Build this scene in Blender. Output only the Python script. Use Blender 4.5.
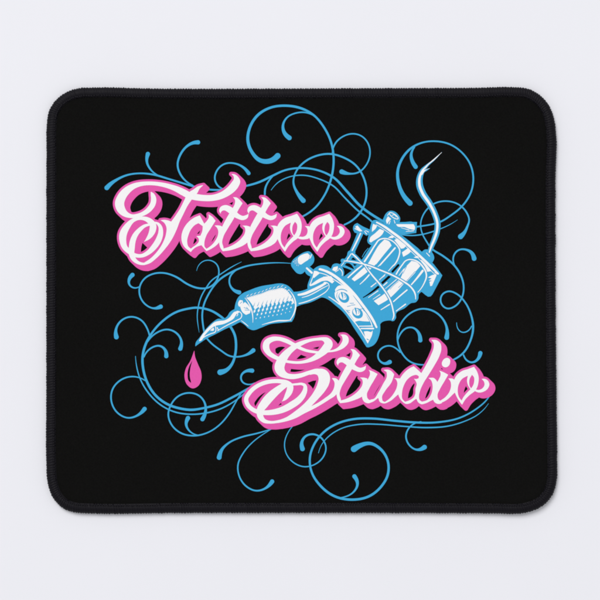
import bpy, math, random
import numpy as np
from mathutils import Vector

for o in list(bpy.data.objects):
    bpy.data.objects.remove(o, do_unlink=True)
scene = bpy.context.scene
col = scene.collection

# ---------------------------------------------------------------- camera, surroundings, lamps, exposure
PX = 0.00045                      # metres per photo pixel: the pad is 23 x 19 cm
TOP = 0.0030                      # height of the cloth above the table
CAM_Z = 0.95
cam_data = bpy.data.cameras.new("camera")
cam = bpy.data.objects.new("camera", cam_data)
col.objects.link(cam)
cam.location = (0, 0, CAM_Z)
cam.rotation_euler = (0, 0, 0)
cam_data.sensor_width = 36
cam_data.lens = 36 * (CAM_Z - TOP) / (600 * PX)
cam_data.clip_start = 0.01
cam_data.clip_end = 50
scene.camera = cam

world = bpy.data.worlds.new("World")
scene.world = world
world.use_nodes = True
bg = world.node_tree.nodes["Background"]
bg.inputs["Color"].default_value = (0.99, 0.99, 1.0, 1)
bg.inputs["Strength"].default_value = 0.575

def area(name, loc, size, power, colour):
    d = bpy.data.lights.new(name, 'AREA')
    d.shape = 'SQUARE'; d.size = size; d.energy = power; d.color = colour
    o = bpy.data.objects.new(name, d)
    col.objects.link(o)
    o.location = loc
    o.rotation_euler = (Vector((0, 0, 0)) - Vector(loc)).to_track_quat('-Z', 'Y').to_euler()
area("softbox_key", (-1.9, 3.85, 6.0), 3.6, 345, (1.0, 0.99, 0.985))

scene.render.engine = 'CYCLES'
scene.cycles.filter_width = 1.9
scene.view_settings.view_transform = 'Standard'
scene.view_settings.look = 'None'
scene.view_settings.exposure = 0
scene.view_settings.gamma = 1
scene.render.resolution_x = scene.render.resolution_y = 1024

# ---------------------------------------------------------------- materials
def material(name, colour, rough=0.8, spec=0.2, grain=0.0, grain_scale=2500, bump=0.0, bump_scale=2500, weave=0.0, sheen=0.0, mottle=0.0):
    m = bpy.data.materials.new(name)
    m.use_nodes = True
    nt = m.node_tree; N = nt.nodes; L = nt.links
    b = N["Principled BSDF"]
    b.inputs["Roughness"].default_value = rough
    b.inputs["Specular IOR Level"].default_value = spec
    b.inputs["Sheen Weight"].default_value = sheen
    b.inputs["Sheen Roughness"].default_value = 0.5
    tc = N.new("ShaderNodeTexCoord")
    last = None
    def mul(val_socket, amount, base):
        mr = N.new("ShaderNodeMapRange")
        mr.inputs["To Min"].default_value = 1 - amount
        mr.inputs["To Max"].default_value = 1 + amount
        L.new(val_socket, mr.inputs["Value"])
        mx = N.new("ShaderNodeMix"); mx.data_type = 'RGBA'; mx.blend_type = 'MULTIPLY'
        mx.inputs["Factor"].default_value = 1
        if base is None: mx.inputs["A"].default_value = (*colour, 1)
        else: L.new(base, mx.inputs["A"])
        L.new(mr.outputs["Result"], mx.inputs["B"])
        return mx.outputs["Result"]
    if grain:
        n = N.new("ShaderNodeTexNoise"); n.inputs["Scale"].default_value = grain_scale; n.inputs["Detail"].default_value = 2
        L.new(tc.outputs["Object"], n.inputs["Vector"])
        last = mul(n.outputs["Fac"], grain, last)
    if mottle:
        n = N.new("ShaderNodeTexNoise"); n.inputs["Scale"].default_value = 14; n.inputs["Detail"].default_value = 3
        L.new(tc.outputs["Object"], n.inputs["Vector"])
        last = mul(n.outputs["Fac"], mottle, last)
    height = None
    if weave:
        # two crossing thread waves, about 0.5 mm apart: the knitted polyester face
        hs = []
        for rot in (0.0, math.pi/2):
            mp = N.new("ShaderNodeMapping"); mp.inputs["Rotation"].default_value = (0, 0, rot + 0.02)
            L.new(tc.outputs["Object"], mp.inputs["Vector"])
            w = N.new("ShaderNodeTexWave"); w.inputs["Scale"].default_value = 620; w.inputs["Distortion"].default_value = 1.2
            w.inputs["Detail"].default_value = 1
            L.new(mp.outputs["Vector"], w.inputs["Vector"])
            hs.append(w.outputs["Fac"])
        mx = N.new("ShaderNodeMath"); mx.operation = 'MULTIPLY'
        L.new(hs[0], mx.inputs[0]); L.new(hs[1], mx.inputs[1])
        height = mx.outputs[0]
        last = mul(height, weave, last)
    if bump:
        if height is None:
            n = N.new("ShaderNodeTexNoise"); n.inputs["Scale"].default_value = bump_scale; n.inputs["Detail"].default_value = 3
            L.new(tc.outputs["Object"], n.inputs["Vector"])
            height = n.outputs["Fac"]
        bp = N.new("ShaderNodeBump"); bp.inputs["Strength"].default_value = bump; bp.inputs["Distance"].default_value = 0.0001
        L.new(height, bp.inputs["Height"])
        L.new(bp.outputs["Normal"], b.inputs["Normal"])
    if last is not None: L.new(last, b.inputs["Base Color"])
    else: b.inputs["Base Color"].default_value = (*colour, 1)
    return m

M = {
    'table': material("table_white", (0.80, 0.805, 0.85), 0.7, 0.15, mottle=0.012, bump=0.05, bump_scale=900),
    'cloth': material("cloth_black", (0.0062, 0.0061, 0.0058), 0.95, 0.02, grain=0.35, grain_scale=1800, bump=0.25, weave=0.25, mottle=0.12),
    'rubber': material("rubber_black", (0.012, 0.012, 0.012), 0.8, 0.2, bump=0.3, bump_scale=1500),
    'thread': material("thread_black", (0.0036, 0.0029, 0.0056), 0.55, 0.15, grain=0.45, grain_scale=1500, bump=0.25, bump_scale=4000, sheen=0.006),
    'blue': material("ink_blue", (0.050, 0.375, 0.660), 0.9, 0.05, grain=0.05, grain_scale=1800, bump=0.3, weave=0.06),
    'pink': material("ink_pink", (0.760, 0.100, 0.405), 0.9, 0.05, grain=0.05, grain_scale=1800, bump=0.3, weave=0.06),
    'white': material("ink_white", (0.88, 0.875, 0.88), 0.9, 0.05, grain=0.03, grain_scale=1800, bump=0.3, weave=0.035),
}

# ---------------------------------------------------------------- helpers
def link(name, verts, faces, mat, parent=None, smooth=False):
    me = bpy.data.meshes.new(name)
    me.from_pydata([tuple(v) for v in verts], [], faces)
    me.materials.append(M[mat])
    if smooth:
        me.polygons.foreach_set("use_smooth", [True]*len(me.polygons))
    me.update()
    o = bpy.data.objects.new(name, me)
    col.objects.link(o)
    if parent is not None: o.parent = parent
    return o

def xy(p, z=TOP):
    return ((p[0]-300)*PX, (300-p[1])*PX, z)

# ---------------------------------------------------------------- table
g = 3.0
table = link("table_top", [(-g, -g, 0), (g, -g, 0), (g, g, 0), (-g, g, 0)], [(0, 1, 2, 3)], 'table')
table["kind"] = "structure"

# ---------------------------------------------------------------- mouse pad
pad = bpy.data.objects.new("mouse_pad", None)
col.objects.link(pad)
pad.empty_display_size = 0.05
pad["label"] = "black cloth mouse pad with stitched edge, pink and white script and blue tattoo machine print"
pad["category"] = "mouse pad"

# ---- ART BEGIN : flat print on the cloth, traced in photo pixels (600 x 600) ----
import numpy as np

def tile(ox, oy, k, pts):
    """points given as (x, y[, w]) in a k-times enlarged detail whose corner is (ox, oy)"""
    return [tuple([ox + p[0] / k, oy + p[1] / k] + [q / k for q in p[2:]]) for p in pts]

def shift(pts, dx, dy):
    return [tuple([p[0] + dx, p[1] + dy] + list(p[2:])) for p in pts]

def hermite(p0, p1, m0, m1, n):
    t = np.linspace(0, 1, n, endpoint=False)[:, None]
    return ((2*t**3 - 3*t**2 + 1) * p0 + (t**3 - 2*t**2 + t) * m0 +
            (-2*t**3 + 3*t**2) * p1 + (t**3 - t**2) * m1)

def spline(pts, closed, step=0.5, corner=50):
    P = np.array(pts, float)
    n = len(P)
    ca = np.cos(np.radians(corner))
    tin, tout = [None]*n, [None]*n
    for i in range(n):
        if not closed and i in (0, n-1):
            continue
        a, b, c = P[(i-1) % n], P[i], P[(i+1) % n]
        u, v = b-a, c-b
        lu, lv = max(np.hypot(u[0], u[1]), 1e-9), max(np.hypot(v[0], v[1]), 1e-9)
        if (u[:2] @ v[:2]) / (lu*lv) < ca:
            tin[i], tout[i] = u/lu, v/lv
        else:
            t = u/lu*lv + v/lv*lu
            t = t / max(np.hypot(t[0], t[1]), 1e-9)
            t[2:] = ((u[2:]/lu*lv + v[2:]/lv*lu) / (lu+lv))
            tin[i] = tout[i] = t
    if not closed:
        for i, k in ((0, 1), (n-1, n-2)):
            c = (P[k]-P[i]) * (1 if i == 0 else -1)
            c = c / max(np.hypot(c[0], c[1]), 1e-9)
            m = tin[k] if n > 2 else c
            t = 2*(c[:2] @ m[:2])*c - m if n > 2 and c[:2] @ m[:2] > .5 else c
            t = np.array(t); t[2:] = 0
            tin[i] = tout[i] = t
    out = []
    for i in range(n if closed else n-1):
        j = (i+1) % n
        L = np.hypot(*(P[j]-P[i])[:2])
        k = max(1, int(L/step))
        out.append(hermite(P[i], P[j], tout[i]*L, tin[j]*L, k))
    if not closed:
        out.append(P[-1:])
    return np.vstack(out)

class Field:
    """signed distance on a pixel grid: negative inside"""
    def __init__(s, x0, y0, x1, y1, res):
        s.x0, s.y0, s.res = x0, y0, res
        s.nx, s.ny = int((x1-x0)*res)+1, int((y1-y0)*res)+1
        s.f = np.full((s.ny, s.nx), 9.0)
    def win(s, xa, ya, xb, yb):
        i0 = max(0, int((xa-s.x0)*s.res)); i1 = min(s.nx, int((xb-s.x0)*s.res)+2)
        j0 = max(0, int((ya-s.y0)*s.res)); j1 = min(s.ny, int((yb-s.y0)*s.res)+2)
        if i0 >= i1 or j0 >= j1:
            return None
        X, Y = np.meshgrid(s.x0+np.arange(i0, i1)/s.res, s.y0+np.arange(j0, j1)/s.res)
        return slice(j0, j1), slice(i0, i1), X, Y
    def stroke(s, pts, grow=0.0, cut=False, margin=1.2, w=None, smooth=0):
        if w is not None:
            pts = [(p[0], p[1], w) for p in pts]
        S = spline(pts, False, 0.7, 110)
        for k in range(smooth):
            S[1:-1] = .25*S[:-2]+.5*S[1:-1]+.25*S[2:]
        if cut:
            margin = 1.0
            acc = np.full_like(s.f, 9.0)
        else:
            acc = s.f
        for a, b in zip(S[:-1], S[1:]):
            ra, rb = max(a[2]/2+grow, .05), max(b[2]/2+grow, .05)
            m = max(ra, rb)+margin
            W = s.win(min(a[0], b[0])-m, min(a[1], b[1])-m, max(a[0], b[0])+m, max(a[1], b[1])+m)
            if W is None: continue
            J, I, X, Y = W
            d = b[:2]-a[:2]; L2 = max(d @ d, 1e-9)
            t = np.clip(((X-a[0])*d[0]+(Y-a[1])*d[1])/L2, 0, 1)
            D = np.hypot(X-a[0]-t*d[0], Y-a[1]-t*d[1])-(ra+t*(rb-ra))
            acc[J, I] = np.minimum(acc[J, I], D)
        if cut:
            s.f = np.maximum(s.f, -acc)
    def poly(s, outline, holes=(), cut=False, margin=1.2, sharp=False, corner=50):
        loops = [outline]+list(holes)
        loops = [np.array(l, float)[:, :2] if sharp else spline([p[:2] for p in l], True, 0.6, corner) for l in loops]
        A = loops[0]
        m = margin
        W = s.win(A[:, 0].min()-m, A[:, 1].min()-m, A[:, 0].max()+m, A[:, 1].max()+m)
        if W is None: return
        J, I, X, Y = W
        D = np.full(X.shape, 1e9); ins = np.zeros(X.shape, bool)
        for l in loops:
            B = np.roll(l, -1, 0)
            for a, b in zip(l, B):
                d = b-a; L2 = d @ d
                if L2 < 1e-12: continue
                t = np.clip(((X-a[0])*d[0]+(Y-a[1])*d[1])/L2, 0, 1)
                D = np.minimum(D, (X-a[0]-t*d[0])**2+(Y-a[1]-t*d[1])**2)
                if a[1] != b[1]:
                    c = ((a[1] > Y) != (b[1] > Y)) & (X < a[0]+(Y-a[1])*d[0]/d[1])
                    ins ^= c
        D = np.sqrt(D); D[ins] *= -1
        if cut: s.f[J, I] = np.maximum(s.f[J, I], -D)
        else: s.f[J, I] = np.minimum(s.f[J, I], D)
    def extruded(s, vx, vy, r):
        """the outline grown by r and swept along (vx, vy): the drop shade of the lettering"""
        nx, ny = round(vx*s.res), round(vy*s.res)
        n = max(nx, ny); out = s.f.copy()
        for k in range(1, n+1):
            x, y = vx*s.res*k/n, vy*s.res*k/n
            for a, b, q in ((int(x), int(y), 0), ):
                fx, fy = x-a, y-b
                g = np.zeros_like(s.f)
                for p, r_, w in ((a, b, (1-fx)*(1-fy)), (a+1, b, fx*(1-fy)), (a, b+1, (1-fx)*fy), (a+1, b+1, fx*fy)):
                    h = np.full_like(s.f, 9.0)
                    h[r_:, p:] = s.f[:s.ny-r_, :s.nx-p]
                    g += w*h
                out = np.minimum(out, g)
        q = Field.__new__(Field)
        q.x0, q.y0, q.res, q.nx, q.ny, q.f = s.x0, s.y0, s.res, s.nx, s.ny, out-r
        return q

# ---------------------------------------------------------------- lettering
V_A, V_B, V_C, V_D = (105,170), (150,170), (200,170), (105,215)
V_E, V_F, V_G, V_H = (150,215), (200,205), (245,195), (290,205)
K1, K2, K3, K4, K5, K6, K7, K8 = (240,330), (290,330), (238,375), (285,365), (330,350), (370,355), (400,335), (440,355)
def t10(o, p): return tile(o[0], o[1], 10, p)

def glyph_T(F, m):
    F.stroke(t10(V_A, [(463,226,14),(474,245,34),(486,285,52),(482,330,54),(450,385,52),(395,430,44),(330,455,38),(265,462,38),(205,440,58),(160,390,84),(146,335,92),(165,275,86),(215,210,74),(280,165,56),(350,142,44),(420,134,38),(500,136,38),(575,147,42),(650,166,48),(720,192,58),(780,222,66),(840,250,60)]), margin=m)
    F.poly(t10(V_B, [(535,150),(495,190),(470,235),(440,260),(380,260),(400,216),(430,198),(480,164)]), margin=m)
    F.poly(t10(V_C, [(-150,225),(-50,238),(50,250),(130,247),(200,225),(270,177),(318,122),(338,90),(336,64),(313,40),(345,43),(380,68),(402,112),(385,165),(350,210),(290,255),(210,292),(120,310),(30,311),(-60,300),(-120,285),(-170,260)]), margin=m)
    F.poly(t10(V_E, [(360,-185),(300,-62),(250,15),(212,66),(180,54),(140,48),(105,52),(142,78),(163,118),(160,190),(130,275),(75,362),(0,438),(-60,478),(-60,502),(0,482),(60,436),(140,352),(215,250),(265,150),(300,60),(330,0),(375,-90),(425,-165)]), margin=m)
    F.stroke(t10(V_D, [(395,264,6),(425,238,28),(458,195,52),(478,145,66),(480,105,66),(455,68,58),(415,42,46),(350,33,32),(285,52,38),(222,115,60),(180,200,74),(180,265,66),(196,318,54),(240,365,46),(300,402,38),(365,408,36),(430,378,44),(490,320,56),(540,240,58),(558,170,48),(552,118,36),(530,88,26),(505,76,18)]), margin=m)
    F.stroke(t10(V_D, [(436,98,24),(400,108,30),(345,150,42),(298,210,52),(276,270,58),(268,330,60),(266,385,56),(282,432,46),(320,470,34),(385,489,24),(425,482,18)]), margin=m)

def glyph_a(F, m):
    F.poly(t10(V_E, [(585,-8),(625,20),(656,58),(610,130),(562,210),(545,270),(548,320),(565,342),(563,352),(540,332),(515,302),(470,317),(430,345),(408,371),(385,355),(345,320),(320,270),(315,210),(335,140),(380,75),(440,28),(498,3),(520,45),(543,88),(572,55),(588,25)]),
           [t10(V_E, [(485,82),(528,112),(523,160),(505,207),(485,209),(464,212),(485,232),(488,265),(465,295),(430,320),(409,337),(386,318),(372,270),(385,200),(418,133),(450,100)])], margin=m)
    F.poly(t10(V_F, [(50,430),(65,438),(100,415),(150,362),(178,305),(182,258),(168,225),(145,205),(180,204),(215,212),(240,260),(215,330),(190,375),(110,440),(65,461),(38,432)]), margin=m)

def glyph_t(F, m, dx=0, dy=0):
    h = lambda p: shift(t10(V_C, p), dx, dy)
    F.poly(h([(330,271),(370,277),(395,297),(426,333),(395,380),(365,435),(330,500),(275,590),(237,660),(222,720),(235,788),(228,813),(205,780),(190,710),(192,650),(212,590),(250,510),(290,440),(325,385),(349,335),(350,300)]), margin=m)
    F.poly(h([(226,788),(280,772),(350,738),(415,683),(447,635),(453,597),(445,572),(422,557),(465,557),(497,565),(512,610),(500,670),(475,722),(440,750),(380,778),(300,803),(226,813)]), margin=m)
    F.stroke(h([(207,434,4),(204,410,24),(222,385,44),(252,378,54),(295,396,62),(335,430,60),(385,466,46),(430,480,42),(465,466,32),(482,442,8)]), margin=m)

O_TOP = [(520,187),(550,235),(567,300),(563,350),(548,400),(530,428),(480,467),(435,512),(400,568),(360,512),(332,455),(312,400),(318,330),(345,275),(400,230),(460,210)]
def glyph_o(F, m, dx=0, dy=0, tail=True):
    g = lambda p: shift(t10(V_G, p), dx, dy)
    F.poly(g(O_TOP), [g([(458,276),(400,310),(365,370),(357,430),(370,490),(395,526),(415,490),(450,447),(484,413),(460,372),(450,330)]),
                      g([(500,268),(478,305),(472,350),(480,388),(492,404),(512,370),(522,330),(518,290)])], margin=m)
    if tail:
        F.poly(shift(t10(V_H, [(395,328),(440,345),(490,336),(530,306),(546,263),(530,225),(500,208),(468,209),(490,232),(498,265),(480,300),(445,318),(400,312)]), dx-32.3, dy), margin=m)
    else:
        F.poly(shift(t10(V_H, [(70,328),(100,341),(150,343),(190,332),(205,300),(202,240),(190,211),(148,211),(170,232),(175,270),(160,303),(130,318),(95,317)]), dx, dy), margin=m)

def glyph_S(F, m):
    A = t10(K2, [(504,48,4),(530,57,26),(553,80,56),(556,108,62),(535,147,54),(490,185,34),(440,206,22),(390,214,18),(300,225,22),(230,218,26),(160,204,28),(100,180,32),(30,143,38),(-40,108,42),(-120,87,40),(-180,93,50),(-232,128,62),(-240,170,66),(-215,225,52),(-165,263,42),(-112,288,36),(-50,310,28),(20,322,26),(100,324,27),(165,312,33),(235,285,46),(305,237,66),(358,185,82),(385,135,82),(370,108,64),(330,90,36),(280,91,28),(200,103,30),(120,130,42),(50,165,54),(0,203,62),(-50,255,78),(-90,320,94),(-105,380,98),(-85,425,82),(-40,455,58),(30,466,50),(100,456,44),(200,424,40),(270,409,46),(300,410,44)])
    F.stroke(A, margin=m)
    F.poly(t10(K4, [(250,62),(330,38),(385,40),(428,68),(450,120),(440,190),(400,260),(340,330),(262,412),(330,377),(400,330),(465,275),(492,220),(493,170),(468,131),(510,134),(545,165),(535,255),(510,297),(440,347),(360,397),(280,442),(200,481),(100,534),(0,566),(-70,580),(-70,562),(0,530),(100,463),(200,378),(280,280),(325,190),(335,130),(322,100),(300,92),(250,98)]), margin=m)
    F.stroke(t10(K3, [(570,392,44),(480,442,34),(400,465,27),(320,472,28),(258,456,42),(225,415,58),(222,355,70),(262,290,84),(328,212,86),(396,152,72),(452,112,58),(495,90,44)]), margin=m)
    F.stroke(t10(K3, [(442,262,5),(465,242,26),(495,200,52),(518,150,64),(520,110,62),(490,82,54),(430,64,42),(350,62,40),(260,80,40),(180,118,40),(112,182,42),(82,240,42),(98,298,42),(145,344,42),(200,368,44),(280,377,48),(370,368,56),(450,345,62),(540,298,68),(610,248,64),(655,190,54),(672,140,42),(668,105,32),(640,90,26),(590,92,22),(540,96,20)]), margin=m)

U1 = [(385,198),(430,215),(476,240),(438,306),(394,382),(369,447),(380,488),(400,501),(418,499),(412,524),(388,532),(348,522),(322,480),(325,430),(350,340),(380,290),(400,235),(398,218)]
def glyph_u(F, m):
    F.poly(t10(K5, U1), margin=m)
    F.poly(t10(K5, [(400,500),(438,488),(484,424),(531,338),(568,262),(566,220),(533,198),(590,198),(625,222),(642,245),(615,322),(552,408),(520,470),(525,508),(548,520),(590,490),(640,430),(668,370),(672,322),(655,290),(638,281),(700,284),(730,330),(700,430),(675,450),(592,516),(535,534),(500,520),(482,478),(435,514),(385,533)]), margin=m)

def glyph_d(F, m):
    F.poly(t10(K6, [(612,-152),(668,-147),(703,-118),(713,-60),(693,12),(645,102),(585,200),(535,280),(500,360),(490,410),(497,450),(520,467),(570,450),(608,400),(625,340),(624,290),(610,252),(583,229),(640,231),(668,260),(680,340),(650,432),(600,462),(550,485),(515,492),(485,476),(463,437),(440,453),(400,482),(362,489),(320,462),(287,408),(278,330),(290,260),(335,185),(400,130),(437,112),(480,150),(513,181),(560,100),(610,0),(637,-80),(636,-120)]),
           [t10(K6, [(430,205),(468,200),(489,214),(485,233),(462,240),(439,237),(455,258),(466,285),(455,340),(452,390),(438,422),(395,452),(350,468),(325,440),(320,380),(338,305),(378,240)])], margin=m)

def glyph_i(F, m):
    F.poly(shift(t10(K5, U1), 70.6, 0.7), margin=m)
    F.poly(t10(K8, [(-50,470),(-20,475),(0,459),(52,422),(95,365),(110,300),(103,262),(83,234),(130,238),(160,270),(152,370),(130,392),(60,454),(0,481),(-30,488)]), margin=m)
    F.poly(t10(K7, [(424,262),(446,236),(474,228),(498,244),(501,275),(486,308),(458,323),(430,314),(418,290)]), margin=m, corner=80)

LETTERS_A = [('T', glyph_T), ('a', glyph_a), ('t', lambda F, m: glyph_t(F, m)), ('t', lambda F, m: glyph_t(F, m, 28.2, 0)),
             ('o', lambda F, m: glyph_o(F, m, 0, 0, False)), ('o', lambda F, m: glyph_o(F, m, 32.3, 0.1))]
LETTERS_B = [('S', glyph_S), ('t', lambda F, m: glyph_t(F, m, 117.4, 151.9)), ('u', glyph_u), ('d', glyph_d), ('i', glyph_i),
             ('o', lambda F, m: glyph_o(F, m, 177, 153.0))]
BOX_A, BOX_B = (100, 165, 356, 282), (236, 325, 502, 438)
SHADE = (3.9, 3.75, 2.15)

# ---------------------------------------------------------------- scrolls
KQ = 600/140
def q(ox, oy, p): return tile(ox, oy, KQ, p)
def a10(ox, oy, p): return tile(ox, oy, 10, p)
SCROLLS = [
 q(90,80,[(72,462,20),(85,448,17),(110,430,13),(160,407,10),(210,400,9),(270,405,10),(340,425,10),(400,443,10),(440,455,10)]) + q(210,80,[(0,470,10),(60,470,9),(150,455,10),(210,438,11),(265,412,11),(320,387,10),(390,377,10),(460,386,10),(530,418,11)]) + q(330,80,[(73,478,12),(130,540,12),(200,590,12),(250,618,12)]),
 q(90,80,[(248,317,18),(244,330,15),(243,350,12),(255,378,10),(290,408,7)]),
 q(90,80,[(463,267,18),(445,268,15),(420,280,12),(388,318,11),(375,365,10),(392,412,10),(440,452,8)]),
 q(210,80,[(166,400,16),(150,380,13),(105,357,9),(60,360,9),(28,390,9),(20,425,9),(38,458,9),(75,470,7)]),
 q(210,80,[(235,490,10),(237,462,10),(250,435,9),(280,403,6)]),
 q(210,80,[(262,472,3),(290,440,5),(340,415,6),(400,408,7),(470,425,7),(530,455,8)]) + q(330,80,[(62,503,8),(120,560,9),(170,598,9),(185,612,9)]),
 q(210,80,[(290,325,24),(262,346,22),(215,345,18),(180,310,15),(162,260,14),(170,205,13),(205,150,13),(260,118,12),(325,110,12),(390,121,12),(440,147,11),(490,205,11),(520,270,11),(530,340,11),(520,420,11),(490,495,10),(450,548,10),(380,592,9)]),
 q(210,80,[(340,248,20),(318,226,16),(312,195,12),(330,160,9),(370,141,8),(410,139,8),(445,153,6)]),
 q(210,80,[(400,517,20),(375,485,14),(357,440,10),(365,400,9),(400,355,10),(450,327,10),(520,317,10)]) + q(330,80,[(60,333,10),(110,365,10),(145,420,10),(157,480,10),(145,540,10),(110,590,10),(62,620,9)]),
 q(330,80,[(50,393,20),(85,402,10),(120,397,9),(155,365,8),(172,310,8),(160,265,8),(130,237,8),(95,230,8),(55,242,8),(22,272,9),(10,315,6)]),
 q(330,80,[(343,528,22),(315,495,18),(293,440,15),(290,390,13),(310,335,12),(350,290,11),(400,267,9)]) + [(435.2,141.2,2.1),(449.5,144.1,2.1),(462,152.6,2.1),(470.4,164.5,2.2),(473.3,177,2.2),(471.6,190.5,2.2),(462.3,206,2.2),(451,215.3,2.1)] + a10(400,185,[(400,370,21),(340,388,20),(200,413,20),(150,420,22)]),
 q(330,80,[(367,372,18),(352,347,16),(347,320,13),(362,288,8)]),
 q(420,220,[(174,71,22),(190,55,15),(206,20,10)]) + q(420,90,[(211,565,9),(200,525,9),(165,490,8),(115,476,8),(60,487,8),(25,517,8)]) + a10(400,185,[(205,400,16),(218,475,17),(270,572,18)]) + q(420,220,[(45,118,9),(100,155,10),(140,187,10),(170,227,10),(187,280,9),(180,332,9),(150,370,9),(115,380,9),(90,357,9),(92,323,9),(120,305,9),(160,318,9),(195,355,9),(220,410,10),(228,460,11),(215,520,10),(190,565,10),(140,600,9)]),
 q(420,220,[(232,165,20),(222,140,15),(195,126,10),(165,128,9),(145,150,9),(142,178,8),(155,205,6)]),
 q(420,220,[(157,440,3),(160,463,5),(178,482,6),(203,478,7),(221,455,6)]),
 q(380,320,[(430,142,18),(420,168,13),(395,183,10),(370,172,9),(358,150,8)]),
 a10(400,185,[(575,348,4),(500,395,9),(400,440,13),(330,465,15),(220,495,16),(100,505,16),(-20,488,14)]),
 q(90,200,[(182,321,18),(167,340,14),(167,362,10),(190,378,8),(213,371,6)]),
 q(90,200,[(303,457,18),(275,465,10),(240,450,9),(215,415,9),(212,375,9),(235,335,9),(275,315,9),(320,313,9),(370,330,10),(420,362,10),(465,378,10),(510,375,9),(540,350,9),(553,310,8),(545,277,7),(515,258,6),(485,262,5),(465,280,4),(457,303,2)]),
 a10(185,285,[(192,468,22),(180,400,22),(172,300,22),(187,200,22),(228,105,22),(290,8,21)]) + q(210,200,[(40,342,10),(90,310,10),(150,285,9),(220,273,8),(300,269,5),(350,272,3)]),
 a10(185,285,[(142,475,3),(130,400,10),(122,320,12),(132,220,15),(160,120,16),(222,12,16)]) + q(210,200,[(0,352,7),(50,315,6),(100,283,5),(135,265,2)]),
 q(210,200,[(125,396,18),(102,387,13),(84,362,9),(85,330,9),(105,305,8),(138,288,6)]),
 q(190,380,[(252,35,11),(180,75,11),(120,104,11),(60,120,11),(0,128,12)]) + q(90,320,[(390,380,12),(330,360,12),(280,322,12),(245,267,12),(228,210,12),(225,160,12),(240,100,12),(265,56,11)]) + q(90,200,[(310,520,11),(370,480,11),(430,464,11)]) + a10(185,285,[(100,226,26),(180,233,26),(270,260,26),(340,302,27),(410,360,27),(460,425,28),(498,500,28)]) + q(230,320,[(26,105,12),(22,150,12),(8,190,13),(-20,218,18),(-42,224,24)]),
 q(230,320,[(100,130,18),(85,142,14),(60,153,10),(30,158,9),(0,155,9)]) + q(90,320,[(560,130,9),(520,100,9),(500,78,9)]),
 q(90,320,[(113,73,20)]) + q(90,200,[(110,560,13),(130,520,10),(175,500,9),(220,515,9),(245,550,9),(257,592,8)]),
 q(90,320,[(387,123,18),(392,90,12),(370,55,10),(330,40,9),(290,52,9),(247,92,8)]),
 q(90,320,[(327,155,18),(323,128,13),(300,110,10),(265,118,9),(231,158,8)]),
 q(90,320,[(234,381,18),(210,405,12),(165,420,9),(120,400,9),(92,352,9),(95,300,9),(130,258,9),(180,242,8),(215,248,7),(243,264,6)]),
 q(90,320,[(195,155,3),(201,205,6),(217,257,7),(250,312,8),(300,362,8),(360,393,8),(430,404,8),(500,398,8)]) + q(190,380,[(120,128,8),(180,98,7),(232,58,6)]),
 q(90,320,[(482,425,18),(496,390,13),(490,350,10),(465,322,9),(425,312,9),(380,325,9),(347,363,9),(335,405,9),(350,450,9),(390,485,9),(445,496,9),(510,480,8),(560,445,8)]) + q(190,380,[(165,148,8),(200,88,7),(222,52,6)]),
 q(90,320,[(420,420,18),(411,445,13),(425,475,9),(465,494,6)]),
 q(190,380,[(125,332,20),(135,300,14),(165,270,10),(220,245,9),(290,228,8),(355,208,6)]),
 q(190,380,[(352,435,18),(330,460,12),(285,475,9),(240,455,9),(210,410,8),(205,365,8),(230,310,7),(270,265,6),(320,228,5),(355,207,4)]),
 q(190,380,[(482,295,20),(478,268,14),(495,240,11),(530,232,10),(565,250,9),(583,288,8),(570,332,8),(535,362,7),(490,372,7),(445,355,7),(412,315,6),(405,270,6),(420,225,5),(450,188,5)]),
 q(290,390,[(274,253,26),(300,238,20),(340,228,15),(385,250,13),(418,300,12),(420,360,12),(390,415,12),(340,455,12),(265,470,12),(190,455,12),(130,410,12),(92,350,11),(85,290,11),(105,230,11),(145,180,11),(200,145,11),(270,125,11),(350,122,11),(450,132,11),(520,138,11)]) + q(380,320,[(250,438,10),(340,420,9),(410,383,8),(455,345,7),(478,312,6)]),
 q(290,390,[(122,270,3),(135,235,4),(170,195,6),(220,165,6),(300,147,7),(380,147,7),(480,155,7)]) + q(380,320,[(200,461,8),(290,455,7),(360,435,6),(420,405,5),(455,372,3),(465,358,2)]),
 q(290,390,[(276,370,18),(290,402,13),(270,440,9),(235,458,7),(200,462,5)]),
 q(330,320,[(405,545,20),(375,557,11),(340,537,9),(325,497,9),(340,460,8),(390,436,6)]),
 q(230,320,[(95,217,18),(67,219,12),(47,238,10),(50,263,9),(75,277,8),(105,270,6)]),
 q(330,320,[(256,180,18),(235,188,12),(210,172,9),(205,145,9),(225,118,9),(258,110,8),(288,125,8),(301,138,7)]),
 q(330,320,[(500,75,20),(502,40,13),(482,-7,10),(440,-40,10),(390,-48,9),(345,-30,9),(310,5,9),(290,55,9),(291,98,9),(310,145,9),(345,180,9),(390,192,8),(430,188,6)]),
 q(330,320,[(387,87,18),(382,58,14),(355,32,9),(325,35,9),(302,58,9),(290,90,6)]),
]

DROP = q(90,320,[(447,130),(450,155),(463,190),(476,222),(477,255),(463,283),(440,293),(417,278),(405,243),(410,210),(430,175)])
DROP_SLIT = q(90,320,[(439,173),(424,202),(418,235),(424,262),(434,270),(428,240),(430,208)])

# ---------------------------------------------------------------- tattoo machine drawing
BOX_M = (190, 140, 448, 358)
def n1(p): return a10(185,285,p)
def n2(p): return a10(230,275,p)
def n3(p): return a10(270,245,p)
def n4(p): return a10(315,255,p)
def n5(p): return a10(325,295,p)
def n6(p): return a10(345,205,p)
def n7(p): return a10(360,250,p)
def n8(p): return a10(400,245,p)
def n9(p): return a10(345,275,p)
def nA(p): return a10(390,215,p)

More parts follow.
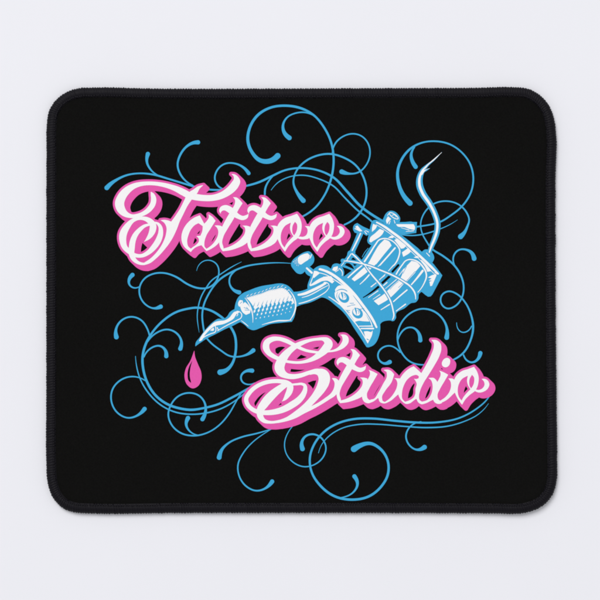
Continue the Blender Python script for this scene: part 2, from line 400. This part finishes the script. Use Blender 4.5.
WIRE = a10(400,145,[(418,72,3),(345,145,12),(272,205,26),(222,262,48),(196,335,62),(196,400,68),(225,480,68)]) + a10(400,185,[(298,190,64),(348,290,60),(374,380,60),(370,460,58),(345,540,56),(312,620,50)]) + nA([(395,372,44)])
def m1(p): return tile(365,215,15,p)
def m2(p): return tile(395,230,15,p)
def m3(p): return tile(410,255,15,p)
def m4(p): return tile(325,280,15,p)
def m5(p): return tile(345,310,15,p)
def m6(p): return tile(340,245,15,p)
CASED = [m6([(60,241,12),(120,241,15),(180,250,17),(300,273,19),(360,288,20)]) + n7([(100,160,14),(200,200,14),(320,250,14),(430,312,15),(510,372,15),(548,430,14),(556,490,8)]),
         m6([(182,132,20),(240,182,20),(300,243,16),(362,292,12),(410,358,16),(470,438,20)]) + n7([(200,345,14),(265,435,14),(305,510,14),(330,600,13),(338,660,13),(325,695,8)])]

def machine_blue():
    F = Field(*BOX_M, 5)
    F.poly(n1([(103,614),(105,585),(150,520),(210,440),(290,362),(330,338),(385,340),(420,315),(450,270),(500,240),(600,240),(600,360),(550,372),(480,407),(400,442),(300,494),(220,534),(150,580)]))
    F.poly(n2([(45,345),(55,285),(85,220),(110,195),(200,150),(300,115),(400,97),(530,88),(575,105),(620,145),(650,200),(660,280),(655,370),(640,430),(618,468),(500,479),(400,492),(310,527),(225,551),(185,534),(145,497),(100,468),(40,430)]))
    F.poly(n3([(220,470),(300,462),(370,440),(450,390),(560,350),(620,400),(600,485),(530,515),(400,575),(300,602),(250,625)]))
    F.poly(n3([(210,190),(222,160),(290,102),(350,70),(390,64),(425,92),(443,140),(436,175),(410,207),(375,228),(350,262),(310,290),(280,286),(240,250)]))
    F.poly(n3([(350,225),(390,210),(445,255),(420,315),(400,312),(350,265)]))
    F.poly(n4([(-75,330),(-50,230),(-10,140),(70,103),(120,112),(160,138),(180,95),(230,86),(275,125),(292,175),(285,215),(330,250),(420,340),(510,440),(600,555),(640,640),(650,685),(645,790),(580,905),(530,926),(535,923),(517,921),(505,905),(475,858),(430,790),(385,722),(345,655),(280,570),(200,500),(130,445),(80,425),(0,440)]), corner=60)
    # plate under the top rail
    F.poly([(370.6,225.5),(371.6,222),(373.4,220.2),(376,219.8),(380,221.3),(390,227.2),(399,233.2),(408,240),(418,248.2),(426.5,256.4),(434,264.6),(439,271),(442.3,275.4),(439.8,280.6),(435.3,289),(432.4,294.4),(430.6,296.4),(428,296.7),(425.4,295),(422.6,292.6),(420,291),(400,268),(380,250),(374,246.5),(370.5,245),(367.9,243),(367.2,240.5),(368.4,235.5)], sharp=True)
    # screw and side knob on the plate
    F.poly(n6([(378,150),(390,120),(408,86),(440,61),(485,61),(530,93),(551,130),(545,178),(600,172),(720,170),(712,280),(560,290),(440,230)]), corner=60)
    F.poly(nA([(60,82),(150,70),(240,76),(262,98),(263,150),(246,176),(150,178),(90,166),(0,130)]))
    F.poly(nA([(318,368),(350,345),(400,355),(432,392),(442,430),(425,475),(380,440)]))
    # coils
    F.poly([(374,243),(372,245),(362,259.5),(358,265.3),(348,273.4),(343.3,276.9),(350,290),(365,305),(377,325),(379.5,327),(380.5,323.8),(389,320.4),(394,321),(396,318),(396,314),(405,308),(411,303.2),(416,302),(418.2,299),(419,294),(421.5,291.5),(424,285),(400,262),(385,245)], corner=60)
    for p in ([(398.3,265.2,2.3),(392.5,271.6,2.3)], [(390,275.9,2.5),(382.3,283,2.5)], [(379.2,286.2,2.4),(371,292.6,1.8),(363.3,297.4,1.0)]):
        F.stroke(p, cut=True)
    # tail wire with its barb
    F.stroke(WIRE)
    F.stroke(a10(400,145,[(214,290,22),(240,264,20),(270,249,12),(300,231,2)]))
    # binding post at the left
    F.poly(n6([(80,240),(92,198),(122,180),(180,215),(246,245),(246,290),(215,308),(190,292),(170,262),(130,285),(95,275)]))
    F.stroke(n6([(160,265,60),(120,360,56),(75,460,52)]))
    F.poly(n6([(35,462),(62,448),(105,470),(95,500),(60,545),(20,580),(-10,565),(15,530)]))
    F.stroke(m6([(160,115,62),(120,190,58),(70,255,60),(20,310,60)])); F.stroke(m6([(160,110,50),(245,180,46),(330,265,46)]))
    F.stroke(m6([(40,235,60),(180,250,56),(330,275,50)])); F.stroke(m6([(60,318,36),(130,345,30),(215,388,30)]))
    F.stroke(m6([(150,262,30),(190,300,24),(225,355,26),(240,380,26)])); F.stroke(m6([(210,330,20),(250,312,24),(290,285,30)]))
    F.stroke(n6([(172,520,5),(200,470,7),(232,432,5)]))
    for c in CASED:
        F.stroke(c, grow=1.3)
    return F

def machine_white():
    F = Field(*BOX_M, 5)
    S, P = F.stroke, F.poly
    # needle and tube tip
    P(n1([(140,562),(150,535),(200,462),(250,410),(300,370),(340,360),(400,352),(450,320),(472,290),(492,270),(525,261),(545,275),(520,285),(506,305),(490,332),(440,366),(380,392),(330,402),(300,410),(250,447),(200,500),(158,558)]))
    S(n1([(150,550,8),(200,515,9),(255,488,9),(305,465,9),(308,430,9),(298,405,8)])); S(n1([(322,425,9),(335,452,9)]))
    S(n1([(325,458,7),(420,403,9),(520,352,9),(558,330,9),(568,300,9),(552,272,8),(520,262,8)]))
    S(n1([(505,280,10),(528,290,8),(515,310,5)])); S(n1([(500,285,8),(480,315,8)]))
    P(n1([(250,455),(285,425),(292,445),(282,460)]))
    # grip collar and lines
    P(n2([(84,272),(98,250),(126,254),(131,278),(112,305),(92,318),(82,300)]))
    P(n2([(100,312),(150,270),(182,300),(206,345),(200,382),(160,399),(125,372)]))
    S(n2([(150,230,5),(190,288,11),(214,345,12),(227,410,9),(228,475,4)]))
    S(n2([(320,498,4),(400,475,10),(480,458,13),(560,456,12),(610,450,7)])); S(n2([(112,455,4),(150,485,8),(182,512,5)]))
    # knurled grip: solid light, broken up by the knurl towards both edges
    P(n2([(157,227),(230,205),(317,180),(393,150),(450,140),(517,128),(560,146),(600,190),(635,250),(645,290),(600,255),(560,262),(500,272),(430,282),(350,298),(300,312),(270,330),(250,348),(223,300),(185,250)]))
    top = [(160,226),(230,205),(317,180),(393,150),(450,140),(517,128),(560,146),(600,190)]
    T = spline(top, False, 1, 170)
    for k in range(24):
        p = T[int((k+.5)/24*(len(T)-1))]
        L = 1 if k < 19 else .5
        F.stroke(n2([(p[0]-20*L,p[1]+22*L,1),(p[0]+4,p[1]-3,5),(p[0]+22*L,p[1]-20*L,3)]), cut=True)
        if k % 2 == 0: S(n2([(p[0]-4,p[1]-8,4),(p[0]+8,p[1]-18,6),(p[0]+20*L,p[1]-26*L,2)]))
    u, v = np.array([42.0, -7.5]), np.array([-13.0, 40.0])
    d, e = np.array([0.36, -0.93]), np.array([0.93, 0.30])
    for r in range(-1, 5):
        for i in range(-1, 12):
            c = np.array([258.0, 322.0])+u*i+v*r
            c[1] -= max(0, c[0]-520)*.12
            rim = 618-(max(0, 320-c[1])*.1)
            if c[0] < 232+r*4 or c[0] > rim+15: continue
            if r == -1:
                F.stroke(n2([tuple(c+(4,28))+(7,), tuple(c+(16,0))+(4,), tuple(c+(24,-22))+(1,)]), cut=True)
                continue
            if c[1] > 452-0.2*(c[0]-240): continue
            h = (26, 22, 16, 10, 7)[r]; wd = (13, 10.5, 8, 5.5, 4)[r]
            if c[0] > 520: h *= .75; wd *= .8
            P(n2([tuple(c+d*h), tuple(c+e*wd), tuple(c-d*h), tuple(c-e*wd)]), sharp=True)
    S(n2([(590,152,4),(630,203,10),(650,252,13),(657,303,14),(640,383,13),(603,445,8)]))
    for p in ([(140,325),(172,338)], [(150,350),(195,352)], [(165,322),(185,345)], [(102,285),(120,268)]):
        F.stroke(n2(p), cut=True, w=.55)
    # tube between grip and frame
    S(n3([(285,498,20),(340,488,26),(420,455,28),(500,415,26),(555,382,22)])); S(n3([(320,525,6),(380,508,9),(450,475,10),(520,435,9),(580,405,6)]))
    S(n3([(290,585,9),(350,570,10),(430,540,10),(510,500,9),(570,455,8),(592,415,6),(575,380,8),(540,375,8)]))
    # thumb knob
    P(n3([(283,128),(340,90),(376,82),(400,105),(388,140),(345,172),(312,196),(290,186),(278,160)]))
    rnd = np.random.RandomState(4)
    for r in range(6):
        for c in range(9):
            x, y = 236+c*7.5+r*8, 168+r*9-c*6.2
            if (c+r) % 2 or x > 300: continue
            S(n3([(x-3,y+3,2),(x,y,8-r*.6),(x+3,y-4,2)]))
    for r in range(5):
        S(n3([(392+r*4,140-r*9,2),(404+r*3,128-r*8,7),(412+r*2,116-r*6,2)]))
    S(n3([(368,232,18),(418,278,20)]))
    # frame: left end and rails
    P(n3([(440,258),(470,262),(500,280),(470,305),(440,330),(425,322)])); S(n3([(445,285,8),(410,370,9),(400,400,10)]))
    P(n3([(395,405),(425,383),(480,345),(540,318),(610,312),(640,345),(600,352),(560,345),(520,362),(440,400),(405,412)]))
    S(n3([(500,240,18),(560,262,20),(610,292,18)])); S(n4([(45,143,18),(120,166,24),(200,212,26),(300,297,29),(400,402,30),(470,492,27),(545,595,26),(590,670,24),(615,722,18)]))
    S(n4([(40,178,8),(120,202,8),(180,238,8),(250,285,10),(330,345,8)])); P(n4([(85,215),(130,225),(195,262),(172,285),(125,258),(65,262)]))
    S(n4([(135,418,5),(180,445,9),(240,492,9)]))
    # scroll plate with two rosettes
    P(n5([(100,-55),(130,-90),(200,-95),(250,-40),(290,20),(350,100),(400,180),(432,240),(445,265),(380,262),(340,258),(300,268),(262,215),(210,150),(150,95),(118,40)]))
    S(n5([(120,-35,11),(105,-20,10),(118,30,10),(150,80,12)]))
    S(n5([(40,20,8),(130,80,9),(200,150,9),(270,240,10),(340,330,10),(390,410,10),(428,478,10)])); S(n5([(392,165,8),(440,235,9),(462,280,9),(472,318,8)]))
    S(m5([(215,243,13),(410,241,17)])); S(m5([(240,278,18),(425,278,24)])); 
    P(m5([(282,322),(335,318),(392,332),(416,305),(408,365),(343,498),(312,430)])); F.stroke(m5([(330,436),(352,448)]), cut=True, w=.9)
    for cx, cy in ((275,255),(480,490)):
        t = np.linspace(-2.6, 3.3, 26)
        c, s_ = np.cos(.75), np.sin(.75)
        R = [(a, 74*np.cos(a), 58*np.sin(a)) for a in t]
        F.stroke(m4([(cx+x*c-y*s_, cy+x*s_+y*c, 27+21*np.cos(a-.15)) for a, x, y in R]), cut=True)
        F.stroke(m4([(cx-28,cy-66,22),(cx-14,cy-20,22),(cx-8,cy+30,8)]), cut=True)
        F.stroke(m4([(cx+8,cy-36,8),(cx+30,cy-10,10),(cx+20,cy+16,6)]), cut=True)
    F.stroke(m4([(172,168,8),(240,140,14),(330,168,12)]), cut=True); F.stroke(m4([(190,185,6),(176,240,9),(218,318,6)]), cut=True)
    S(m4([(150,190,10),(158,245,18),(215,325,22)]))
    for p in ([(375,350),(430,348)], [(395,378),(450,372)], [(335,398),(385,386)], [(318,455),(372,458)], [(335,468),(368,490)], [(510,440),(585,430)]):
        F.stroke(m4(p), cut=True, w=.6)
    # screw beside the rail
    P(n4([(172,150),(185,122),(228,112),(226,140),(202,165)])); S(n4([(240,135,8),(268,160,9),(272,205,7)])); S(n4([(205,170,6),(235,148,8)]))
    # plate
    rail = [(376.7,222.4,1.4),(385,227,2.2),(391.7,231.9,2.4),(398.3,236.7,2.4),(405,242.4,2.4),(415,251.6,2.4),(421.7,257.8,2.4),(431.3,267,2.4),(438,273.8,1.8)]
    P(m1([(122,132),(182,160),(165,195),(104,255),(105,200)])); P(m1([(222,208),(287,236),(270,272),(90,412),(64,397),(75,345),(150,275)]))
    P(m1([(400,310),(440,318),(420,346),(343,346)])); P([(394.3,240),(397.4,238.4),(406.3,245.6),(403.5,248.3),(401,248.7),(397.5,244)])
    P(m2([(104,336),(200,268),(243,318),(220,342),(124,403),(114,370)])); P(m2([(278,411),(345,383),(378,410),(330,421)]))
    P(m3([(148,76),(188,76),(250,148),(325,240),(258,252),(238,200)]), corner=35)
    P(m3([(390,284),(398,306),(330,462),(303,468),(292,402),(330,385),(278,382),(325,352),(268,338),(320,308)]), corner=20)
    S([(376.2,224.6,.5),(383.5,229.2,.6),(396.5,238.6,.6),(403.8,244.6,.6),(413.4,253.6,.6),(420,260,.6),(430,269.8,.6),(436,275.5,.5)])
    F.stroke(rail, cut=True, grow=.42)
    S(rail)
    S(m3([(372,262,8),(405,285,8)]))
    # top screw and side knob
    t = np.linspace(0, 2*np.pi, 20)
    S(n6([(487+44*np.cos(a)+6*np.sin(a), 108+24*np.sin(a)+22*np.cos(a), 8) for a in t])); S(n6([(470,105,5),(495,98,8),(512,120,6)]))
    P(n6([(410,155),(430,112),(462,140),(438,165),(420,192)])); S(n6([(452,160,6),(440,190,8)])); S(n6([(490,150,5),(500,180,8)]))
    S(n6([(440,85,7),(425,105,6)]))
    P(nA([(60,92),(150,92),(236,92),(250,120),(246,150),(195,140),(150,122),(70,108)])); S(nA([(160,165,5),(235,158,8)])); S(nA([(110,128,4),(190,150,7)]))
    S(nA([(365,380,7),(395,412,8)]))
    # coil on the left
    P([(384.5,239.4),(389,241.3),(391.6,245.5),(384,254.5),(376,264),(369,270.5),(361,277),(354.5,281.3),(351.6,279),(360,271),(367.5,264),(374,253),(379,245)])
    S(n6([(195,565,16),(250,482,15),(305,395,14),(340,350,13),(390,335,12),(450,347,12),(510,392,12),(546,450,13),(536,520,13),(490,602,12)])); S(n7([(335,152,10),(285,208,7)]))
    S(n6([(500,430,16),(430,510,15),(350,600,14)])); S(n7([(210,140,13),(180,165,6)])); S(n6([(415,460,5),(310,590,7)]))
    S(n7([(258,235,5),(195,298,7)])); S(n7([(190,305,4),(110,368,9)])); S(n4([(450,292,7),(500,245,12),(560,175,14)])); S(n4([(330,226,12),(420,145,15),(470,105,12)]))
    # coil on the right
    P([(411.5,260.8),(417,262.3),(420.3,266),(416,271),(407,280),(398,290.3),(388,299.5),(378.5,305.2),(373.8,301),(384,294),(392,286),(401,277),(404,269.5)])
    S(n7([(362,242,12),(420,152,12),(460,106,11),(500,94,11)])); S(n8([(100,145,11),(140,150,12),(185,172,14),(230,220,16),(258,270,15),(264,310,14),(242,380,11),(178,472,7)]))
    S(n8([(112,398,12),(180,318,18),(226,258,22)])); S(n8([(68,362,6),(150,272,9)])); S(n7([(390,255,6),(440,190,9)]))
    S(n9([(485,266,11),(560,200,13),(620,150,13)])); S(n9([(360,347,8),(452,290,12)])); S(n9([(512,360,8),(605,292,12)])); S(n9([(235,225,6),(330,158,9)])); S(n9([(280,242,5),(350,195,8)]))
    S(n9([(380,110,9),(420,75,10)])); S(n9([(265,118,7),(330,62,10)])); S(n9([(345,45,6),(395,5,9)])); S(n9([(400,140,5),(520,40,8)])); S(n9([(440,165,4),(560,75,5)]))
    for p in ([(300,395),(340,350),(385,315)], [(385,375),(440,325)], [(430,235),(465,165)], [(470,305),(550,215)]):
        F.stroke(n7(p), cut=True, w=.5)
    for p in ([(330,505),(400,430),(450,390)], [(370,430),(440,360)]):
        F.stroke(n6([(a, b) for a, b in p]), cut=True, w=.0) if False else None
    # crossing strings with their casing
    for s in CASED:
        F.stroke(s, cut=True, grow=.95)
    for s in CASED:
        S(s)
    # binding post
    P(n6([(102,215),(125,205),(150,235),(175,262),(150,262),(118,238)])); S(n6([(100,235,9),(150,262,8)])); S(n6([(195,262,6),(215,290,8)])); S(n6([(205,255,5),(235,270,7)]))
    S(n6([(155,285,13),(115,370,15),(72,455,12)])); S(n6([(60,490,9),(15,560,8)])); S(m6([(205,40,10),(190,75,10)])); S(m6([(135,175,9),(112,205,9)])); S(m6([(60,262,9),(20,312,9)]))
    # wire core and tip
    core = [(x-.12, y, w*.38 if w > 2 else w*.5) for x, y, w in WIRE]
    S(core[:-1] + [(core[-1][0], core[-1][1], 1.2)])
    S(a10(400,145,[(415,76,4),(330,152,8),(262,215,14),(225,265,24)])); S(a10(400,145,[(215,290,22),(245,258,10),(296,234,2)]))
    F.poly(a10(400,145,[(236,252),(268,222),(262,243)]), cut=True)
    return F

def art_fields():
    """yields (key, colour, Field, level); every field is one flat printed shape"""
    out = []
    for i, s in enumerate(SCROLLS):
        xs = [p[0] for p in s]; ys = [p[1] for p in s]
        F = Field(min(xs)-5, min(ys)-5, max(xs)+5, max(ys)+5, 4)
        F.stroke([(p[0], p[1], p[2]*min(1, .77+.23*max(0, p[2]-2.2)/1.8)) for p in s], margin=1.2, smooth=16)
        out.append(('scroll', 'blue', F, 0))
    out.append(('machine', 'blue', machine_blue(), 1))
    out.append(('machine_light', 'white', machine_white(), 2))
    F = Field(180, 345, 206, 392, 5); F.poly(DROP, corner=80); F.poly(DROP_SLIT, cut=True)
    out.append(('drop', 'pink', F, 1))
    for w, (L, box) in enumerate(((LETTERS_A, BOX_A), (LETTERS_B, BOX_B))):
        U = Field(*box, 4)
        for ch, g in L:
            G = Field(*box, 4); g(G, 3.5)
            U.f = np.minimum(U.f, G.f)
            out.append(('letter%d' % w, 'white', G, 4))
        X = U.extruded(*SHADE)
        if w == 1: X.stroke([(438.5,367,4),(436.5,376,4),(433,380,3)])
        out.append(('shade%d' % w, 'pink', X, 3))
    return out
# ---- ART END ----

# ---------------------------------------------------------------- pad body
OUTLINE = [(45.8,150),(46,124),(48.2,110.5),(54.6,100),(64.8,92),(76,87.9),(92,87.0),(150,88.0),(200,88.3),(290,88.0),(400,87.6),(480,87.2),(512,86.6),(529,88.2),(540,94),(548,102.5),(553.4,112.5),(556,126),
           (556.1,180),(556.3,300),(557.2,400),(557.7,460),(557.2,482),(553.2,495),(545,505),(534,511),(520,514.2),(500,514),(430,513.6),(300,513.4),(180,513.5),(90,513.9),(75,513.2),(64.5,510),(56.5,504),(50,494),(46.6,482),(45.7,466),(45.6,400),(45.7,280)]
D = spline(OUTLINE, True, 0.5, 170)
for k in range(140):
    D = .25*np.roll(D, 1, 0)+.5*D+.25*np.roll(D, -1, 0)
seg = np.hypot(*(np.roll(D, -1, 0)-D).T)
acc = np.concatenate([[0], np.cumsum(seg)])
PERIM = acc[-1]
DD = np.vstack([D, D[:1]])
def along(s):
    s = s % PERIM
    return np.array([np.interp(s, acc, DD[:, 0]), np.interp(s, acc, DD[:, 1])])
def frame(s):
    """point on the outline, unit direction along it and unit normal into the pad"""
    p = along(s); t = along(s+3)-along(s-3); t /= np.hypot(*t)
    return p, t, np.array([-t[1], t[0]])
if frame(10)[2] @ (np.array([300, 300])-frame(10)[0]) < 0:
    _f = frame
    def frame(s):
        p, t, n = _f(s); return p, t, -n

def rise(p):
    """the pad does not lie quite flat: its rim lifts a little, most at one corner"""
    a = math.exp(-((p[0]-560)**2+(p[1]-515)**2)/(2*48**2))
    c = math.exp(-((p[0]-560)**2+(p[1]-250)**2)/(2*90**2))
    return (0.75*a+0.18*c)*0.001

def ring_loop(inset, z, n, lift=1.0):
    out = []
    for k in range(n):
        p, t, m = frame(PERIM*k/n)
        out.append(xy(p+m*inset, z+rise(p)*lift))
    return out

# rubber underside
n = 400
v = ring_loop(3.5, 0.0002, n)+ring_loop(3.5, 0.0022, n)
f = [tuple(range(n)), tuple(range(2*n-1, n-1, -1))]+[(i, n+i, n+(i+1) % n, (i+1) % n) for i in range(n)]
link("rubber_base", v, f, 'rubber', pad)

# printed cloth: flat, dipping under the binding at its rim
RINGS = [(5.0, -.9, 1), (8.5, -.4, 1), (12, -.05, .95), (15, 0, .7), (17.5, 0, .4), (20, 0, .15), (23, 0, 0)]
v = [p for a, z, l in RINGS for p in ring_loop(a, TOP+z*.001, n, l)]
f = [(k*n+i, k*n+(i+1) % n, (k+1)*n+(i+1) % n, (k+1)*n+i) for k in range(6) for i in range(n)]+[tuple(range(6*n, 7*n))]
link("cloth_top", v, f, 'cloth', pad, smooth=True)

# overlocked edge: a padded core with every thread loop laid over it
PROFILE = [(2.6, 0.15), (0.9, 0.7), (0.35, 1.5), (0.9, 2.4), (2.4, 3.1), (4.6, 3.5), (6.8, 3.52), (8.8, 3.25), (10.4, 2.78)]   # inset px, height mm
rng = random.Random(7)
V, F = [], []
m = 700
for k in range(m):
    p, t, nn = frame(PERIM*k/m)
    for a, z in PROFILE:
        V.append(xy(p+nn*(a+.1), (z-.03)*.001+rise(p)))
q = len(PROFILE)
for k in range(m):
    for j in range(q-1):
        F.append((k*q+j, k*q+j+1, ((k+1) % m)*q+j+1, ((k+1) % m)*q+j))
STEP = 2.6
count = int(PERIM/STEP); STEP = PERIM/count
P = spline([(a, z/0.45) for a, z in PROFILE], False, 1.0)        # profile in px
Pn = np.zeros_like(P)
d = np.gradient(P, axis=0); d /= np.hypot(d[:, 0], d[:, 1])[:, None]
Pn[:, 0], Pn[:, 1] = -d[:, 1], d[:, 0]
if Pn[len(P)//2, 1] < 0: Pn *= -1
SIDES = 6
def tube(path, radii, flat=0.8):
    base = len(V)
    for i, (c, r) in enumerate(zip(path, radii)):
        a = path[min(i+1, len(path)-1)]-path[max(i-1, 0)]
        a = a/max(np.linalg.norm(a), 1e-12)
        up = np.array([0, 0, 1.0]) if abs(a[2]) < .9 else np.array([1.0, 0, 0])
        s = np.cross(a, up); s /= np.linalg.norm(s); u = np.cross(s, a)
        for k in range(SIDES):
            w = 2*math.pi*k/SIDES
            V.append(tuple(c+s*math.cos(w)*r+u*math.sin(w)*r*flat))
    for i in range(len(path)-1):
        for k in range(SIDES):
            F.append((base+i*SIDES+k, base+i*SIDES+(k+1) % SIDES, base+(i+1)*SIDES+(k+1) % SIDES, base+(i+1)*SIDES+k))
    F.append(tuple(base+k for k in range(SIDES))[::-1]); F.append(tuple(base+(len(path)-1)*SIDES+k for k in range(SIDES)))
drift = 0.0
for k in range(count):
    drift = drift*.93+rng.gauss(0, .11)
    s0 = k*STEP+rng.uniform(-.22, .22)
    lean = 1.5+rng.uniform(-.35, .35)
    r = (1.42+rng.uniform(-.14, .14))*PX
    lift = rng.uniform(-.95, -.74)
    path, rad = [], []
    for i in range(0, len(P)):
        u = i/(len(P)-1)
        p, t, nn = frame(s0+lean*(u-.5)*2+.35*math.sin(u*6+k*.7))
        a = P[i, 0]+Pn[i, 0]*lift-drift*.35*(1-u)*.6+drift*.4*u
        z = P[i, 1]+Pn[i, 1]*lift
        x = xy(p+nn*a, 0)
        path.append(np.array([x[0], x[1], max(z*PX+rise(p), r*.8)]))
        rad.append(r*(.85 if u < .06 or u > .94 else 1))
    tube(path, rad)
    # knot of the looper thread on the inner row
    p, t, nn = frame(s0+lean*.75)
    c = p+nn*(8.7+drift*.4+rng.uniform(-.2, .2))
    kp, kr = [], []
    for w in (-1, -.6, 0, .6, 1):
        x = xy(c+t*w*1.25+nn*w*rng.uniform(.2, .6), 0)
        kp.append(np.array([x[0], x[1], 0.00335+rise(p)+rng.uniform(-.00004, .00008)]))
        kr.append((.35+.65*math.sqrt(max(0, 1-w*w)))*1.02*PX)
    tube(kp, kr, .7)
edge = link("stitched_edge", V, F, 'thread', pad, smooth=True)

# ---------------------------------------------------------------- print
def sheet(name, F, mat, parent, z):
    """the inside of a field as a flat sheet: whole runs of cells, trimmed cells along the outline"""
    f = np.where(np.abs(F.f) < 1e-6, -1e-6, F.f)
    ins = f < 0
    verts, faces, idx = [], [], {}
    x0, y0, h = F.x0, F.y0, 1/F.res
    def vid(key, x, y):
        i = idx.get(key)
        if i is None:
            i = idx[key] = len(verts); verts.append(xy((x0+x*h, y0+y*h), z))
        return i
    cs = ins[:-1, :-1].astype(np.int8)+ins[:-1, 1:]+ins[1:, :-1]+ins[1:, 1:]
    for j in range(cs.shape[0]):
        row = cs[j]
        if not row.any(): continue
        full = np.concatenate([[0], (row == 4).astype(np.int8), [0]])
        dd = np.diff(full)
        for a, b in zip(np.where(dd == 1)[0], np.where(dd == -1)[0]):
            faces.append((vid((a, j), a, j), vid((a, j+1), a, j+1), vid((b, j+1), b, j+1), vid((b, j), b, j)))
        for i in np.where((row > 0) & (row < 4))[0]:
            i = int(i)
            cor = [(i, j), (i, j+1), (i+1, j+1), (i+1, j)]
            val = [f[y, x] for x, y in cor]
            poly = []
            for k in range(4):
                a, b = cor[k], cor[(k+1) % 4]; va, vb = val[k], val[(k+1) % 4]
                if va < 0: poly.append(vid(a, *a))
                if (va < 0) != (vb < 0):
                    lo, hi = (a, b) if a < b else (b, a)
                    vl, vh = (va, vb) if a < b else (vb, va)
                    t = vl/(vl-vh)
                    poly.append(vid((lo, hi), lo[0]+(hi[0]-lo[0])*t, lo[1]+(hi[1]-lo[1])*t))
            if len(poly) > 2: faces.append(tuple(poly))
    return link(name, verts, faces, mat, parent)

Z = [TOP+x*1e-6 for x in (20, 60, 90, 120, 150)]
made, small = {}, 0
for key, colour, fld, level in sorted(art_fields(), key=lambda a: a[3]):
    small += 1
    z = Z[level]+small*0.4e-6
    if key == 'scroll':
        sheet("printed_scroll", fld, colour, pad, z)
    elif key == 'machine':
        made['machine'] = sheet("printed_tattoo_machine", fld, colour, pad, z)
    elif key == 'machine_light':
        sheet("printed_highlight", fld, colour, made['machine'], z)
    elif key == 'drop':
        sheet("printed_ink_drop", fld, colour, pad, z)["label"] = "pink ink drop under the needle tip"
    elif key.startswith('shade'):
        made[key[-1]] = sheet("lettering", fld, colour, pad, z)
        made[key[-1]]["label"] = ("pink and white script word Tattoo", "pink and white script word Studio")[int(key[-1])]
    elif key.startswith('letter'):
        sheet("letter", fld, colour, made[key[-1]], z)
